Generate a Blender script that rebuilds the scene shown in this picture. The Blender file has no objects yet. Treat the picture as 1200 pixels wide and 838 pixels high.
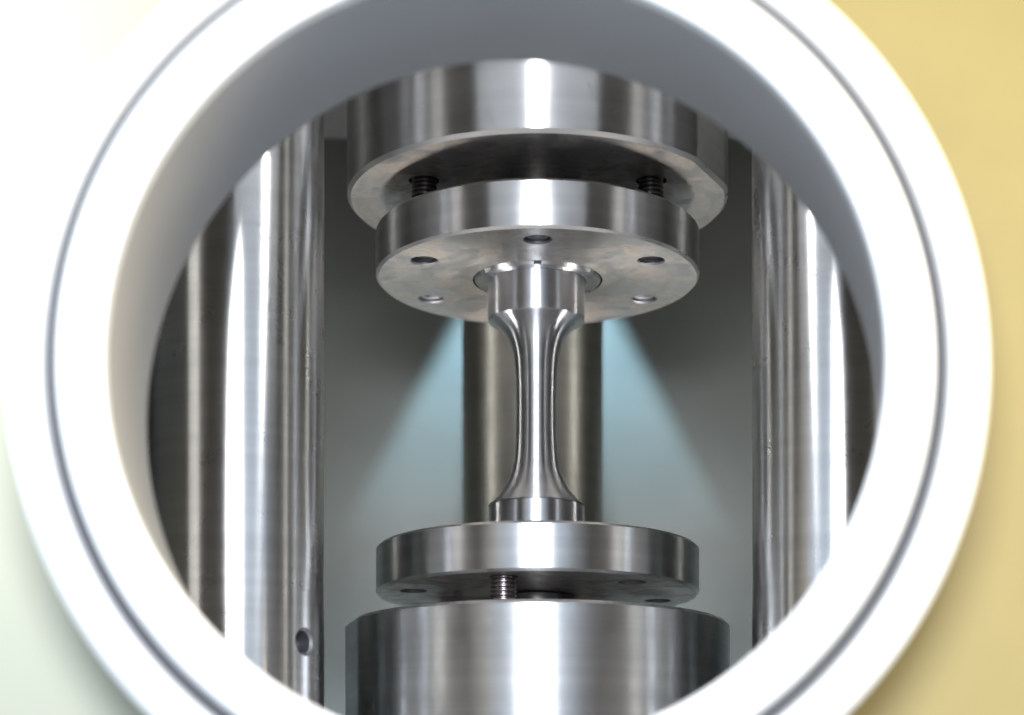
import bpy, bmesh, math, random
from mathutils import Vector
PI = math.pi
random.seed(4)
S = bpy.context.scene
COL = S.collection

# ------------------------------------------------------------------ camera, world, lamps, exposure
AX = .622                        # depth of the load axis
D2 = .478                        # depth of the chamber front
F = 2350.0                      # focal length in pixels of a 1200 px wide picture
HORIZ = 1043.0                  # picture row of eye level
cam_d = bpy.data.cameras.new('camera'); cam = bpy.data.objects.new('camera', cam_d); COL.objects.link(cam)
cam.location = (0, 0, 0); cam.rotation_euler = (PI/2, 0, 0)
cam_d.sensor_width = 36; cam_d.lens = 36*F/1200
cam_d.shift_x = -30/1200; cam_d.shift_y = (HORIZ-419)/1200
cam_d.clip_start = .02; cam_d.clip_end = 50
cam_d.dof.use_dof = True; cam_d.dof.focus_distance = .597
cam_d.dof.aperture_fstop = cam_d.lens/1000/.0095
S.camera = cam

w = bpy.data.worlds.new('World'); S.world = w; w.use_nodes = True
bg = w.node_tree.nodes['Background']
bg.inputs[0].default_value = (.70, .83, 1.0, 1); bg.inputs[1].default_value = 1.15

def lamp(name, kind, loc, target, power, color=(1, 1, 1), **kw):
    d = bpy.data.lights.new(name, kind); d.energy = power; d.color = color
    for k, v in kw.items(): setattr(d, k, v)
    o = bpy.data.objects.new(name, d); COL.objects.link(o); o.location = loc
    o.rotation_euler = (Vector(target)-Vector(loc)).to_track_quat('-Z', 'Y').to_euler()
    return o
# camera flash head, above the lens
lamp('flash_lamp', 'AREA', (-.012, -.02, .165), (0, .6, .13), 4.6, (.92, .96, 1.0), shape='RECTANGLE', size=.17, size_y=.11)
# downlight in the chamber roof behind the rear column
cl = lamp('chamber_lamp', 'SPOT', (0, .760, .283), (0, .760, .1), .9, (.50, .80, 1.0), spot_size=math.radians(58), spot_blend=.25, shadow_soft_size=.004)
# added beam shaping: strong straight down, weak towards the wall, evens out the wedge
cl.data.use_nodes = True
lt = cl.data.node_tree; em = lt.nodes['Emission']
tcn = lt.nodes.new('ShaderNodeTexCoord'); sx_ = lt.nodes.new('ShaderNodeSeparateXYZ'); lt.links.new(tcn.outputs['Normal'], sx_.inputs[0])
def lm(op, a, b):
    x = lt.nodes.new('ShaderNodeMath'); x.operation = op
    for i, v in enumerate((a, b)):
        if isinstance(v, bpy.types.NodeSocket): lt.links.new(v, x.inputs[i])
        else: x.inputs[i].default_value = v
    return x.outputs[0]
q = lm('ADD', lm('ABSOLUTE', sx_.outputs[1], 0), .03)
lt.links.new(lm('MULTIPLY', lm('POWER', lm('DIVIDE', .13, q), 2.2), 2.4), em.inputs['Strength'])
# unseen fill lamps, added to brighten the metal, chamber wall and panels
# added fills inside the chamber front, for streaks and mid-tones on upper metal
lamp('streak_fill', 'AREA', (0, D2+.006, .243), (0, AX, .235), .10, (.95, .97, 1.0), shape='RECTANGLE', size=.009, size_y=.07)
lamp('upper_metal_fill', 'AREA', (0, D2+.004, .240), (0, AX+.1, .200), .035, (.90, .95, 1.0), shape='RECTANGLE', size=.15, size_y=.07)
# added fill close to the left cover panel, for its bright gradient
lamp('left_panel_fill', 'AREA', (-.165, .425, .165), (-.135, .462, .15), .15, (.98, 1, 1), shape='RECTANGLE', size=.02, size_y=.12)
lamp('lower_wall_fill', 'AREA', (0, .74, .006), (0, .777, .05), .13, (.78, .9, 1), shape='RECTANGLE', size=.24, size_y=.01)  # added bluish fill for the foot of the rear wall
# added warm fill from the right, lifts the yellow panel
lamp('yellow_panel_fill', 'AREA', (.62, .20, .50), (.2, .46, .15), 12, (1, .80, .45), size=.5)
lamp('low_front_fill', 'AREA', (0, .515, .006), (0, .56, .3), .03, (1, .95, .90), shape='RECTANGLE', size=.26, size_y=.03)  # added soft fill from low in front, aimed upwards
for sx in (-1, 1):
    lamp('column_edge_fill', 'AREA', (sx*.150, .512, .145), (0, .60, .145), .035, (1, .98, .93), shape='RECTANGLE', size=.045, size_y=.26)  # added fill, gives the columns a pale band on their outer sides
    lamp('rear_wall_fill', 'AREA', (sx*.149, .655, .19), (sx*.075, .777, .19), .155, (1, .99, .94), shape='RECTANGLE', size=.012, size_y=.19)  # added fill hidden behind the side columns, lifts the rear wall
    lamp('underside_fill', 'SPOT', (sx*.090, .670, .010), (sx*.030, .645, .20), 2.6, (1, .96, .93), spot_size=math.radians(40), spot_blend=.6, shadow_soft_size=.02)  # unseen spot added to light the disc undersides

S.view_settings.view_transform = 'Standard'; S.view_settings.look = 'None'
S.view_settings.exposure = 0; S.view_settings.gamma = 1; S.view_settings.use_curve_mapping = False
S.cycles.max_bounces = 12; S.cycles.glossy_bounces = 8; S.cycles.sample_clamp_indirect = 2.5; S.cycles.blur_glossy = 1.0
S.cycles.use_denoising = True
S.cycles.caustics_reflective = False

# ------------------------------------------------------------------ materials
class NT:
    def __init__(s, name):
        s.m = bpy.data.materials.new(name); s.m.use_nodes = True
        s.t = s.m.node_tree; s.b = s.t.nodes['Principled BSDF']
    def n(s, typ, ins=None, **props):
        x = s.t.nodes.new(typ)
        for k, v in props.items(): setattr(x, k, v)
        for k, v in (ins or {}).items(): s.set(x, k, v)
        return x
    def set(s, x, k, v):
        if isinstance(v, bpy.types.NodeSocket): s.t.links.new(v, x.inputs[k])
        else: x.inputs[k].default_value = v
    def math(s, op, a, b=0.0, c=None):
        x = s.n('ShaderNodeMath', operation=op); s.set(x, 0, a); s.set(x, 1, b)
        if c is not None: s.set(x, 2, c)
        return x.outputs[0]
    def vec(s, op, a, b=None):
        x = s.n('ShaderNodeVectorMath', operation=op); s.set(x, 0, a)
        if b is not None: s.set(x, 1, b)
        return x.outputs['Value' if op in ('LENGTH', 'DOT_PRODUCT') else 'Vector']
    def ramp(s, v, lo, hi, a=0.0, b=1.0):
        x = s.n('ShaderNodeMapRange', {0: v, 1: lo, 2: hi, 3: a, 4: b}, interpolation_type='SMOOTHSTEP'); return x.outputs[0]
    def mix(s, f, a, b):
        x = s.n('ShaderNodeMix', data_type='RGBA')
        s.set(x, 0, f); s.set(x, 6, a); s.set(x, 7, b); return x.outputs[2]

def turned_metal(name, col=(.60, .60, .60), rough=.24, aniso=.75, grain=.5, groove_scale=1500, stain=0.0, stain_col=(.34, .29, .235),
                 scratches=.5, bump=.02, lines=.3, cloud=.22):
    k = NT(name); b = k.b
    co = k.n('ShaderNodeTexCoord').outputs['Object']
    sep = k.n('ShaderNodeSeparateXYZ', {0: co})
    flat = k.n('ShaderNodeCombineXYZ', {0: sep.outputs[0], 1: sep.outputs[1]}).outputs[0]
    r = k.vec('LENGTH', flat)
    ang = k.math('ARCTAN2', sep.outputs[1], sep.outputs[0])
    # lathe marks: run round the axis, vary along radius and height
    circ = k.vec('CROSS_PRODUCT', (0, 0, 1), flat)
    geo = k.n('ShaderNodeNewGeometry')
    tang = k.vec('NORMALIZE', k.vec('CROSS_PRODUCT', circ, geo.outputs['Normal']))
    gv = k.n('ShaderNodeCombineXYZ', {0: r, 1: sep.outputs[2], 2: k.math('MULTIPLY', ang, .0006)}).outputs[0]
    g1 = k.n('ShaderNodeTexNoise', {'Vector': gv, 'Scale': groove_scale, 'Detail': 3.0, 'Roughness': .65}).outputs[0]
    g2 = k.n('ShaderNodeTexNoise', {'Vector': gv, 'Scale': 260.0, 'Detail': 2.0}).outputs[0]
    # cloudy handling marks
    c1 = k.n('ShaderNodeTexNoise', {'Vector': co, 'Scale': 85.0, 'Detail': 7.0, 'Roughness': .65, 'Distortion': .6}).outputs[0]
    c2 = k.n('ShaderNodeTexNoise', {'Vector': co, 'Scale': 240.0, 'Detail': 4.0, 'Roughness': .6}).outputs[0]
    rr = k.math('ADD', k.math('MULTIPLY', k.math('SUBTRACT', g1, .5), .25*grain), rough)
    rr = k.math('ADD', rr, k.math('MULTIPLY', k.math('SUBTRACT', c1, .5), cloud))
    rr = k.math('ADD', rr, k.math('MULTIPLY', k.math('SUBTRACT', c2, .5), .05))
    c = k.mix(k.ramp(g2, .3, .7), tuple(v*.93 for v in col)+(1,), tuple(min(1, v*1.05) for v in col)+(1,))
    if stain:
        sf = k.math('MULTIPLY', k.ramp(c1, .44, .66), stain)
        c = k.mix(sf, c, stain_col+(1,))
        s2 = k.n('ShaderNodeTexNoise', {'Vector': k.vec('MULTIPLY', co, (1, 2.2, 1)), 'Scale': 90.0, 'Detail': 8.0, 'Roughness': .7, 'Distortion': 1.2}).outputs[0]
        c = k.mix(k.math('MULTIPLY', k.ramp(s2, .56, .68), .55*stain), c, tuple(v*.55 for v in stain_col)+(1,))
        rr = k.math('ADD', rr, k.math('MULTIPLY', sf, .16))
    hb = g1
    if scratches:
        acc = None
        for i, (rot, sc) in enumerate(((.5, 60.), (-.9, 85.), (1.35, 70.))):
            mp = k.n('ShaderNodeMapping', {'Vector': co, 'Location': (i*.3, i*.17, 0), 'Rotation': (rot, rot*.7+.2, rot*1.3), 'Scale': (1, .12, 1)})
            ns = k.n('ShaderNodeTexNoise', {'Vector': mp.outputs[0], 'Scale': sc, 'Detail': 1.0, 'Distortion': .3}).outputs[0]
            ln = k.ramp(k.math('ABSOLUTE', k.math('SUBTRACT', ns, .5)), .0015, .004, 1, 0)
            ms = k.n('ShaderNodeTexNoise', {'Vector': co, 'Scale': 120.0+30*i, 'Detail': 1.0}).outputs[0]
            ln = k.math('MULTIPLY', ln, k.ramp(ms, .60, .70, 0, lines))
            acc = ln if acc is None else k.math('MAXIMUM', acc, ln)
        # pin-point specks of dust
        vo = k.n('ShaderNodeTexVoronoi', {'Vector': co, 'Scale': 210.0})
        dot = k.ramp(vo.outputs['Distance'], .035, .06, 1, 0)
        ms = k.n('ShaderNodeTexNoise', {'Vector': co, 'Scale': 40.0, 'Detail': 3.0}).outputs[0]
        dot = k.math('MULTIPLY', dot, k.ramp(ms, .58, .62))
        acc = k.math('MULTIPLY', k.math('MAXIMUM', acc, dot), scratches)
        rr = k.math('ADD', rr, k.math('MULTIPLY', acc, .25))
        c = k.mix(acc, c, (.85, .85, .85, 1))
    if bump:
        bp = k.n('ShaderNodeBump', {'Height': hb, 'Strength': bump, 'Distance': .0004})
        k.t.links.new(bp.outputs[0], b.inputs['Normal'])
    k.t.links.new(tang, b.inputs['Tangent'])
    k.set(b, 'Base Color', c); k.set(b, 'Metallic', 1.0); k.set(b, 'Roughness', rr); k.set(b, 'Anisotropic', aniso)
    return k.m

def plain(name, col, rough=.5, metallic=0.0, spec=.5, mottle=.06, scale=30., bump=.0):
    k = NT(name)
    co = k.n('ShaderNodeTexCoord').outputs['Object']
    n1 = k.n('ShaderNodeTexNoise', {'Vector': co, 'Scale': scale, 'Detail': 6.0, 'Roughness': .6}).outputs[0]
    c = k.mix(k.ramp(n1, .25, .75), tuple(v*(1-mottle) for v in col)+(1,), tuple(min(1, v*(1+mottle)) for v in col)+(1,))
    k.set(k.b, 'Base Color', c); k.set(k.b, 'Metallic', metallic); k.set(k.b, 'Specular IOR Level', spec)
    k.set(k.b, 'Roughness', k.math('ADD', rough, k.math('MULTIPLY', k.math('SUBTRACT', n1, .5), .15)))
    if bump:
        n2 = k.n('ShaderNodeTexNoise', {'Vector': co, 'Scale': 900.0, 'Detail': 2.0}).outputs[0]
        bp = k.n('ShaderNodeBump', {'Height': n2, 'Strength': bump, 'Distance': .0005})
        k.t.links.new(bp.outputs[0], k.b.inputs['Normal'])
    return k.m

M = {
 'steel':    turned_metal('turned_steel', (.68, .68, .69), .34, 1.0, grain=.15, bump=.008, scratches=.8, lines=.6),
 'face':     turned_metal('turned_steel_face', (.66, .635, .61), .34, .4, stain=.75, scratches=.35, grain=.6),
 'column':   turned_metal('ground_column_steel', (.68, .67, .66), .30, 1.0, grain=.05, groove_scale=700, bump=0, scratches=.2, lines=0),
 'satin':    turned_metal('satin_steel', (.73, .74, .76), .40, 1.0, grain=.1, bump=.006, cloud=.5),
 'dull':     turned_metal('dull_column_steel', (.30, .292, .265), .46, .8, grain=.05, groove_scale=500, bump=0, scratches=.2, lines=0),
 'specimen': turned_metal('polished_specimen_steel', (.70, .70, .73), .32, 1.0, grain=.1, scratches=.8, bump=0, lines=.6),
 'edge':     turned_metal('bright_chamfer_steel', (.74, .74, .75), .30, .3, scratches=.0),
 'thread':   plain('black_thread_and_gap_shade', (.10, .095, .09), .35, 1.0),  # also blackens spigots and collet seat, standing in for shade there
 'thread2':  plain('bare_steel_thread', (.21, .185, .19), .32, 1.0),
 'plug':     plain('set_screw_steel', (.26, .26, .28), .5, 1.0),
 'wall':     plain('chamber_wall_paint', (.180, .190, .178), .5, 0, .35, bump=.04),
 'front':    plain('chamber_front_paint', (.42, .41, .38), .5, 0, .35),
 'ceil':     plain('chamber_roof_metal', (.42, .40, .39), .4, .3),
 'white':    plain('white_enamel', (.66, .66, .66), .35, 0, .5, mottle=.02),
 'liner':    plain('shaded_tube_enamel', (.31, .31, .316), .45, 0, .5, mottle=.04),  # white tube, its shade put into a grey base colour
 'rubber':   plain('dark_gasket_rubber', (.035, .035, .042), .6),
 'yellow':   plain('yellow_panel_paint', (.205, .160, .050), .45, 0, .5, mottle=.03),
 'cream':    plain('pale_door_paint', (.80, .80, .74), .45, 0, .5, mottle=.02),
 'sage':     plain('pale_sage_paint', (.285, .29, .225), .5, mottle=.02),
}

# ------------------------------------------------------------------ helpers
def tag(o, label=None, cat=None, group=None, kind=None):
    for k, v in (('label', label), ('category', cat), ('group', group), ('kind', kind)):
        if v: o[k] = v
    return o
def empty(name, loc, label, cat, group=None):
    o = bpy.data.objects.new(name, None); COL.objects.link(o); o.location = loc; o.empty_display_size = .01
    return tag(o, label, cat, group)
def mesh_obj(name, verts, faces, mats, parent=None, loc=(0, 0, 0), fm=None, smooth=35):
    me = bpy.data.meshes.new(name); me.from_pydata(verts, [], faces); me.update()
    for m in mats: me.materials.append(m)
    if fm: me.polygons.foreach_set('material_index', fm)
    bm = bmesh.new(); bm.from_mesh(me); bmesh.ops.recalc_face_normals(bm, faces=bm.faces)
    lim = math.radians(smooth)
    for f in bm.faces: f.smooth = True
    for e in bm.edges:
        if len(e.link_faces) == 2 and e.calc_face_angle(0) > lim: e.smooth = False
    bm.to_mesh(me); bm.free()
    o = bpy.data.objects.new(name, me); COL.objects.link(o); o.location = loc
    if parent: o.parent = parent
    return o
def lathe(name, prof, mats, parent=None, loc=(0, 0, 0), seg=128, mi=None, closed=False, a0=0, a1=2*PI, radial=None, smooth=35):
    """prof: list of (r, z); mi: material index per profile segment; radial(r, z, angle) -> r lets a flat cut the round."""
    full = abs(a1-a0-2*PI) < 1e-6
    n = seg if full else seg+1
    V = []; Fc = []; fm = []
    for j in range(n):
        a = a0+(a1-a0)*j/seg
        for (r, z) in prof:
            rr = radial(r, z, a) if radial else r
            V.append((rr*math.sin(a), -rr*math.cos(a), z))     # angle 0 faces the camera
    P = len(prof); m = P if closed else P-1
    for j in range(seg):
        j2 = (j+1) % n
        for i in range(m):
            i2 = (i+1) % P
            q = [j*P+i, j2*P+i, j2*P+i2, j*P+i2]
            if prof[i][0] < 1e-9: q = [j*P+i, j2*P+i2, j*P+i2]
            elif prof[i2][0] < 1e-9: q = [j*P+i, j2*P+i, j*P+i2]
            Fc.append(q); fm.append(mi[i] if mi else 0)
    if not full and closed:
        Fc.append(list(range(P))); fm.append(0); Fc.append([(n-1)*P+i for i in range(P)][::-1]); fm.append(0)
    o = mesh_obj(name, V, Fc, mats, parent, loc, fm, smooth)
    bm = bmesh.new(); bm.from_mesh(o.data); bmesh.ops.remove_doubles(bm, verts=bm.verts, dist=1e-7)
    bmesh.ops.recalc_face_normals(bm, faces=bm.faces); bm.to_mesh(o.data); bm.free()
    return o
def box(name, x0, x1, y0, y1, z0, z1, mat, parent=None, bev=0):
    bm = bmesh.new(); bmesh.ops.create_cube(bm, size=1)
    for v in bm.verts: v.co = Vector((x0+(v.co.x+.5)*(x1-x0), y0+(v.co.y+.5)*(y1-y0), z0+(v.co.z+.5)*(z1-z0)))
    if bev: bmesh.ops.bevel(bm, geom=bm.edges[:], offset=bev, segments=3, affect='EDGES')
    me = bpy.data.meshes.new(name); bm.to_mesh(me); bm.free(); me.materials.append(mat)
    o = bpy.data.objects.new(name, me); COL.objects.link(o)
    if parent: o.parent = parent
    return o
def drill(target, cutters):
    """cut real holes with boolean solids, then throw the solids away"""
    for c in cutters:
        m = target.modifiers.new('b', 'BOOLEAN'); m.operation = 'DIFFERENCE'; m.object = c; m.solver = 'EXACT'
        m.material_mode = 'TRANSFER'
    bpy.context.view_layer.update()
    dg = bpy.context.evaluated_depsgraph_get()
    me = bpy.data.meshes.new_from_object(target.evaluated_get(dg), depsgraph=dg)
    target.modifiers.clear(); old = target.data; target.data = me; bpy.data.meshes.remove(old)
    bm = bmesh.new(); bm.from_mesh(me)
    for f in bm.faces: f.smooth = True
    for e in bm.edges: e.smooth = not (len(e.link_faces) == 2 and e.calc_face_angle(0) > math.radians(32))
    bm.to_mesh(me); bm.free()
    for c in cutters:
        d = c.data; bpy.data.objects.remove(c); bpy.data.meshes.remove(d)
def pol(r, deg): a = math.radians(deg); return (r*math.sin(a), -r*math.cos(a))

AX = .622                        # depth of the load axis
ZC = .289                        # chamber roof

# ------------------------------------------------------------------ chamber shell (the setting)
D2 = .478; D1 = .8726*D2
def px(x, y, d): return ((x-630)*d/F, d, (HORIZ-y)*d/F)
C1 = px(579.6, 419.4, D1); R1 = 461.5*D1/F
C2 = px(599.6, 498.9, D2); R2 = 427.8*D2/F
HW = .155
out = [(-HW, D2), (-HW, AX)]
CR = .03; YB = AX+HW
for i in range(0, 13): a = PI-PI/2*i/12; out.append((-HW+CR+CR*math.cos(a), YB-CR+CR*math.sin(a)))
for i in range(0, 13): a = PI/2-PI/2*i/12; out.append((HW-CR+CR*math.cos(a), YB-CR+CR*math.sin(a)))
out += [(HW, AX), (HW, D2)]
V = []; Fc = []
for (x, y) in out: V += [(x, y, 0), (x, y, ZC)]
for i in range(len(out)-1): Fc.append([2*i, 2*i+2, 2*i+3, 2*i+1])
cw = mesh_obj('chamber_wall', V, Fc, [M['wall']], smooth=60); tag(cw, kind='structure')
so = cw.modifiers.new('thick', 'SOLIDIFY'); so.thickness = .006; so.offset = -1
for nm, z0, z1, mt in (('chamber_floor', -.012, 0, 'ceil'), ('chamber_ceiling', ZC, ZC+.012, 'ceil')):
    V = [(x*1.03, AX+(y-AX)*1.03, z) for z in (z0, z1) for (x, y) in out]; n = len(out)
    Fc = [list(range(n)), list(range(n, 2*n))]+[[i, (i+1) % n, n+(i+1) % n, n+i] for i in range(n)]
    tag(mesh_obj(nm, V, Fc, [M[mt]]), kind='structure')
# front plate with the round opening
def plate(name, x0, x1, z0, z1, y0, y1, cx, cz, R, mat, seg=96, xl=None):
    V = []; Fc = []
    def rim(a):
        dx, dz = math.cos(a), math.sin(a); t = 1e9
        if dx > 1e-9: t = min(t, (x1-cx)/dx)
        if dx < -1e-9: t = min(t, (x0-cx)/dx)
        if dz > 1e-9: t = min(t, (z1-cz)/dz)
        if dz < -1e-9: t = min(t, (z0-cz)/dz)
        return cx+dx*t, cz+dz*t
    angs = sorted([2*PI*i/seg for i in range(seg)]+[math.atan2(zz-cz, xx-cx) % (2*PI) for xx in (x0, x1) for zz in (z0, z1)])
    for a in angs:
        rx, rz = rim(a); c = (cx+R*math.cos(a), cz+R*math.sin(a))
        V += [(c[0], y0, c[1]), (rx, y0, rz), (rx, y1, rz), (c[0], y1, c[1])]
    n = len(angs)
    for i in range(n):
        j = (i+1) % n
        for k in range(4): Fc.append([4*i+k, 4*j+k, 4*j+(k+1) % 4, 4*i+(k+1) % 4])
    return mesh_obj(name, V, Fc, [mat])
tag(plate('chamber_front_wall', -HW-.01, HW+.01, -.012, ZC+.012, D2-.008, D2-.0003, C2[0], C2[2], R2+.004, M['front']), kind='structure')

# ------------------------------------------------------------------ background of the ring: machine panels
PY = D2-.018
def side_panel(name, x0, x1, z0, z1, y0, y1, cx, cz, R, mat):
    a = math.acos((x0-cx)/R); n = 48
    pts = [(x0, z0), (x1, z0), (x1, z1), (x0, z1)]+[(cx+R*math.cos(a-2*a*i/n), cz+R*math.sin(a-2*a*i/n)) for i in range(n+1)]
    V = [(x, y, z) for y in (y0, y1) for (x, z) in pts]; m = len(pts)
    return mesh_obj(name, V, [list(range(m)), list(range(m, 2*m))]+[[i, (i+1) % m, m+(i+1) % m, m+i] for i in range(m)], [mat])
pn = side_panel('yellow_panel', .0302, .9, -.5, .8, PY, PY+.006, C2[0], C2[2], R2+.006, M['yellow'])
tag(pn, 'yellow painted machine panel right of the white ring, blurred', 'panel')
lp = side_panel('cover_panel', .03-2*C2[0], .9, -.5, .8, PY-.0005, PY+.0055, -C2[0], C2[2], R2+.006, M['sage'])
for v in lp.data.vertices: v.co.x *= -1
lp.data.flip_normals()
tag(lp, 'pale sage and white cover panel left of the white ring, blurred and overlit', 'panel')

# ------------------------------------------------------------------ viewing port: stepped white flange, gasket, tube
port = empty('viewing_port', (C1[0], D1, C1[2]), 'big round white porthole ring framing the test chamber, out of focus', 'porthole')
def loft(name, rings, mats, mi=None, seg=160, closed=True):
    """rings: list of (cx, y, cz, R) circles round the port axis"""
    V = []; Fc = []; fm = []; n = len(rings)
    for (cx, y, cz, R) in rings:
        for j in range(seg):
            a = 2*PI*j/seg; V.append((cx+R*math.cos(a)-C1[0], y-D1, cz+R*math.sin(a)-C1[2]))
    for i in range(n if closed else n-1):
        i2 = (i+1) % n
        for j in range(seg):
            j2 = (j+1) % seg
            Fc.append([i*seg+j, i*seg+j2, i2*seg+j2, i2*seg+j]); fm.append(mi[i] if mi else 0)
    return mesh_obj(name, V, Fc, mats, port, (0, 0, 0), fm, 40)
def ax(y):                        # centre of the bore at a depth, between the two fitted circles
    t = (y-D1)/(D2-D1); return C1[0]+(C2[0]-C1[0])*t, C1[2]+(C2[2]-C1[2])*t
def rg(dy, R): y = D1+dy; c = ax(y); return (c[0], y, c[1], R)
RG = R1*516/461.5*1.010; RO = R1*577.8/461.5*1.020
def bulge(pts): return [rg(*p) for p in pts]
tube = loft('port_tube', [rg(.004, R1), rg(D2-D1, R2), rg(D2-D1, R2+.0035), rg(.016, R2+.0035), rg(.016, RG-.004), rg(.004, RG-.004)], [M['liner']])
inner = loft('inner_ring', bulge([(.0040, R1-.0002), (.0008, R1-.0001), (.0002, R1+.0006), (0, R1+.002), (.001, RG-.0022), (.0018, RG-.0009), (.0032, RG-.0004), (.0125, RG-.0004), (.0125, RG-.0035), (.0038, RG-.0035)]), [M['white']])
gask = loft('gasket', bulge([(.0062, RG-.0003), (.0062, RG+.0026), (.0124, RG+.0026), (.0124, RG-.0003)]), [M['rubber']])
outer = loft('outer_ring', bulge([(.0128, RG+.0027), (.0046, RG+.0027), (.0034, RG+.0032), (.0028, RG+.0045), (.0046, RO-.0030), (.0062, RO-.0010), (.0085, RO), (.030, RO), (.030, RG+.0027)]), [M['white']])

# ------------------------------------------------------------------ three polished columns
RC = .0977; RAD = .0250
def column(x, y, rad, label, hole=None, mat='column'):
    o = lathe('support_column', [(0, .0006), (rad, .0006), (rad, ZC-.0006), (0, ZC-.0006)], [M[mat]], None, (x, y, 0), 160)
    tag(o, label, 'column', 'polished columns round the load axis')
    if hole:
        az, z, r = hole
        a = math.radians(az); d = Vector((math.sin(a), -math.cos(a), 0))
        c = lathe('cut', [(0, -.009), (r*.55, -.0055), (r*.8, -.0055), (r*.8, -.001), (r, -.0004), (r, .004), (0, .004)], [M['plug']], None, (0, 0, 0), 40)
        c.rotation_euler = d.to_track_quat('Z', 'Y').to_euler(); c.location = Vector((x, y, z))+d*rad
        drill(o, [c])
    return o
yc = AX-RC/2
column(-.0863, yc, .0252, 'thick polished steel column on the left with a small drilled hole low down', (58, .0693, .0040))
column(.0866, yc, .0252, 'thick polished steel column on the right, partly behind the ring')
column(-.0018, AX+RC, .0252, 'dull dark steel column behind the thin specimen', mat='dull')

# ------------------------------------------------------------------ load train
def cham(R, z0, z1, cb=.0007, ct=.0007):
    """side profile bottom to top with chamfers: faces 1 = bottom face, 2 = chamfer, 0 = side, 3 = top"""
    return [(0, z0), (R-cb, z0), (R, z0+cb), (R, z1-ct), (R-ct, z1), (0, z1)], [1, 2, 0, 2, 3]
def flat_cut(Rc, az0, az1):
    """replace the arc between two azimuths by its chord"""
    a0, a1 = math.radians(az0), math.radians(az1); mid = (a0+a1)/2; h = Rc*math.cos((a1-a0)/2)
    def f(r, z, a):
        d = (a-mid+PI) % (2*PI)-PI
        if abs(d) < (a1-a0)/2 and r > .02: return min(r, (h-(Rc-r))/math.cos(d))
        return r
    return f
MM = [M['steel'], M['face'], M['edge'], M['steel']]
RGp = .0588
# upper block
ub = empty('grip_block', (0, AX, .2130), 'wide upper steel grip block with a flat cut on its right side', 'grip', 'grip blocks')
p, mi = cham(RGp, 0, ZC-.0006-.213, .0011)
body = lathe('block_body', p, MM, ub, (0, 0, 0), 240, mi, radial=flat_cut(RGp, 52.5, 77))
def stud_cut(deg, r, z0, z1, x=.0):
    c = lathe('cut', [(0, z0), (r, z0), (r, z1), (0, z1)], [M['thread']], None, (pol(.0394, deg)[0], AX+pol(.0394, deg)[1], 0), 32); return c
drill(body, [stud_cut(d, .0046, .208, .221) for d in (-60, 60, 180)])
lathe('spigot', [(0, -.0095), (.012, -.0095), (.0125, -.009), (.0125, -.0006), (0, -.0006)], [M['thread']], ub, (0, 0, 0), 64)  # black finish puts the gap's shade into its colour
# lower block
lb = empty('grip_block', (0, AX, 0), 'bright lower steel grip block at the foot of the picture', 'grip', 'grip blocks')
p, mi = cham(.0594, .0006, .0818, .001, .0010)
lathe('block_body', p, [M['satin']]+MM[1:], lb, (0, 0, 0), 240, mi, radial=flat_cut(.0594, -84, -64))
lathe('spigot', [(0, .0824), (.012, .0824), (.012, .0906), (0, .0906)], [M['thread']], lb, (0, 0, 0), 64)  # blackened like the upper one, for shade in the gap

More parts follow.
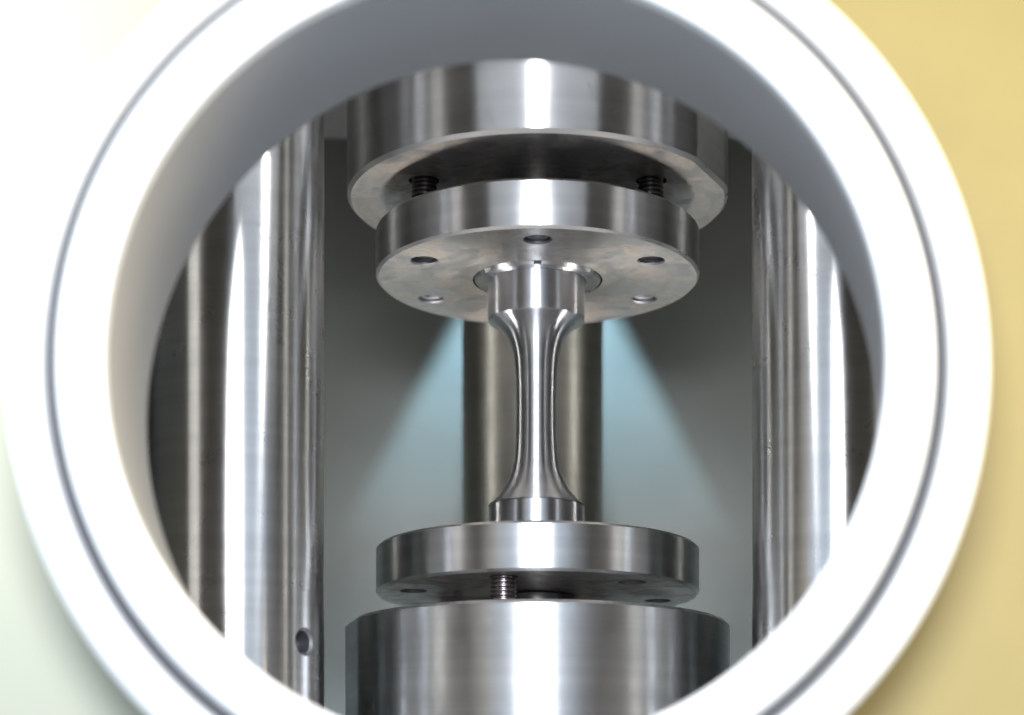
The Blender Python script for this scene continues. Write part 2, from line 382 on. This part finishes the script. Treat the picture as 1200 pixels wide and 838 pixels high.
def thread(r, z0, z1, pitch=.00125):
    pr = [(0, z0)]; n = int((z1-z0)/pitch)
    for i in range(n):
        z = z0+(z1-z0)*i/n; q = (z1-z0)/n
        pr += [(r-.0007, z+q*.06), (r, z+q*.42), (r, z+q*.58), (r-.0007, z+q*.94)]
    return pr+[(0, z1)]
def disc(z0, z1, phase, label, stud_az, plugs, thread_mat, up, hole_r=.0039):
    t = empty('clamping_disc', (0, AX, z0), label, 'disc', 'clamping discs holding the specimen')
    h = z1-z0; R = .0500
    p, mi = cham(R, 0, h, .0008, .0008)
    b = lathe('disc_body', p, MM, t, (0, 0, 0), 240, mi)
    cuts = []
    for k in range(6):
        x, y = pol(.0393, phase+60*k)
        cuts.append(lathe('cut', [(0, -.002), (hole_r+.0004, -.002), (hole_r+.0004, -.00001), (hole_r, .0004), (hole_r, h-.0004), (hole_r+.0004, h+.00001), (hole_r+.0004, h+.002), (0, h+.002)],
                          [M['plug']], None, (x, AX+y, z0), 40))
    # centre seat for the collet, blackened to put the slits' shade into its colour
    zz = (-.002, .0095) if up else (h-.0095, h+.002)
    cuts.append(lathe('cut', [(0, zz[0]), (.0201, zz[0]), (.0201, zz[1]), (0, zz[1])], [M['thread']], None, (0, AX, z0), 96))
    drill(b, cuts)
    # split collet: six jaws with slits
    for k in range(6):
        g = math.radians(3.4); c0 = math.radians(60*k)+(g if k else g); c1 = math.radians(60*(k+1))-g
        zb, zt = (-.0007, .009) if up else (h-.009, h+.0003)
        lathe('collet_jaw', [(.01505, zb+.0003), (.0154, zb), (.0189, zb), (.0196, zb+.0009), (.0196, zt), (.01505, zt)], [M['steel']], t, (0, 0, 0), 14, None, True, c0, c1)
    for k in range(6):
        az = phase+60*k; x, y = pol(.0393, az)
        if k in plugs:
            zp = .0010 if up else .004
            lathe('set_screw', [(0, zp+.0012), (.0016, zp+.0012), (.0022, zp+.0003), (.0033, zp), (.0037, zp+.0006), (.0037, zp+.007), (0, zp+.007)], [M['plug']], t, (x, y, 0), 32)
    for az in stud_az:
        x, y = pol(.0393, az)
        zr = (.0016, h+.012) if up else (-.0087, h-.004)
        lathe('threaded_stud', [(r, z) for r, z in thread(.00385, *zr)], [M[thread_mat]], t, (x, y, 0), 36, smooth=25)
    return t
disc(.1890, .2034, 0, 'upper round clamping disc with a ring of screw holes in its underside', (-60, 60, 180), (0, 2, 4), 'thread', True)
disc(.0912, .1056, -14.6, 'lower round clamping disc just above the bright lower block', (-14.6, 165.4, 225.4), (), 'thread2', False)

# specimen
sp = empty('test_specimen', (-.0004, AX, 0), 'slim hourglass metal test bar gripped between the two discs', 'test bar')
def smooth_prof(pts, n=10):
    o = []
    for i in range(len(pts)-1):
        p0 = pts[max(0, i-1)]; p1 = pts[i]; p2 = pts[i+1]; p3 = pts[min(len(pts)-1, i+2)]
        for j in range(n):
            t = j/n
            o.append(tuple(.5*((2*p1[k])+(-p0[k]+p2[k])*t+(2*p0[k]-5*p1[k]+4*p2[k]-p3[k])*t*t+(-p0[k]+3*p1[k]-3*p2[k]+p3[k])*t**3) for k in (0, 1)))
    return o+[pts[-1]]
neck = smooth_prof([(.0149, .1190), (.0124, .1213), (.0101, .1243), (.0081, .1284), (.0069, .1332), (.0064, .1400), (.00625, .1480), (.0063, .1560), (.0067, .1635), (.0075, .1678), (.0091, .1714), (.0115, .1741), (.0147, .1762)])
lathe('gauge_section', neck, [M['specimen']], sp, (0, 0, 0), 96, smooth=50)
lathe('collar', [(0, .0990), (.0149, .0990), (.0149, .1186), (.0146, .1190), (0, .1190)], [M['specimen']], sp, (0, 0, 0), 96)
lathe('collar', [(0, .1762), (.0147, .1762), (.01495, .1765), (.01495, .1975), (0, .1975)], [M['specimen']], sp, (0, 0, 0), 96)
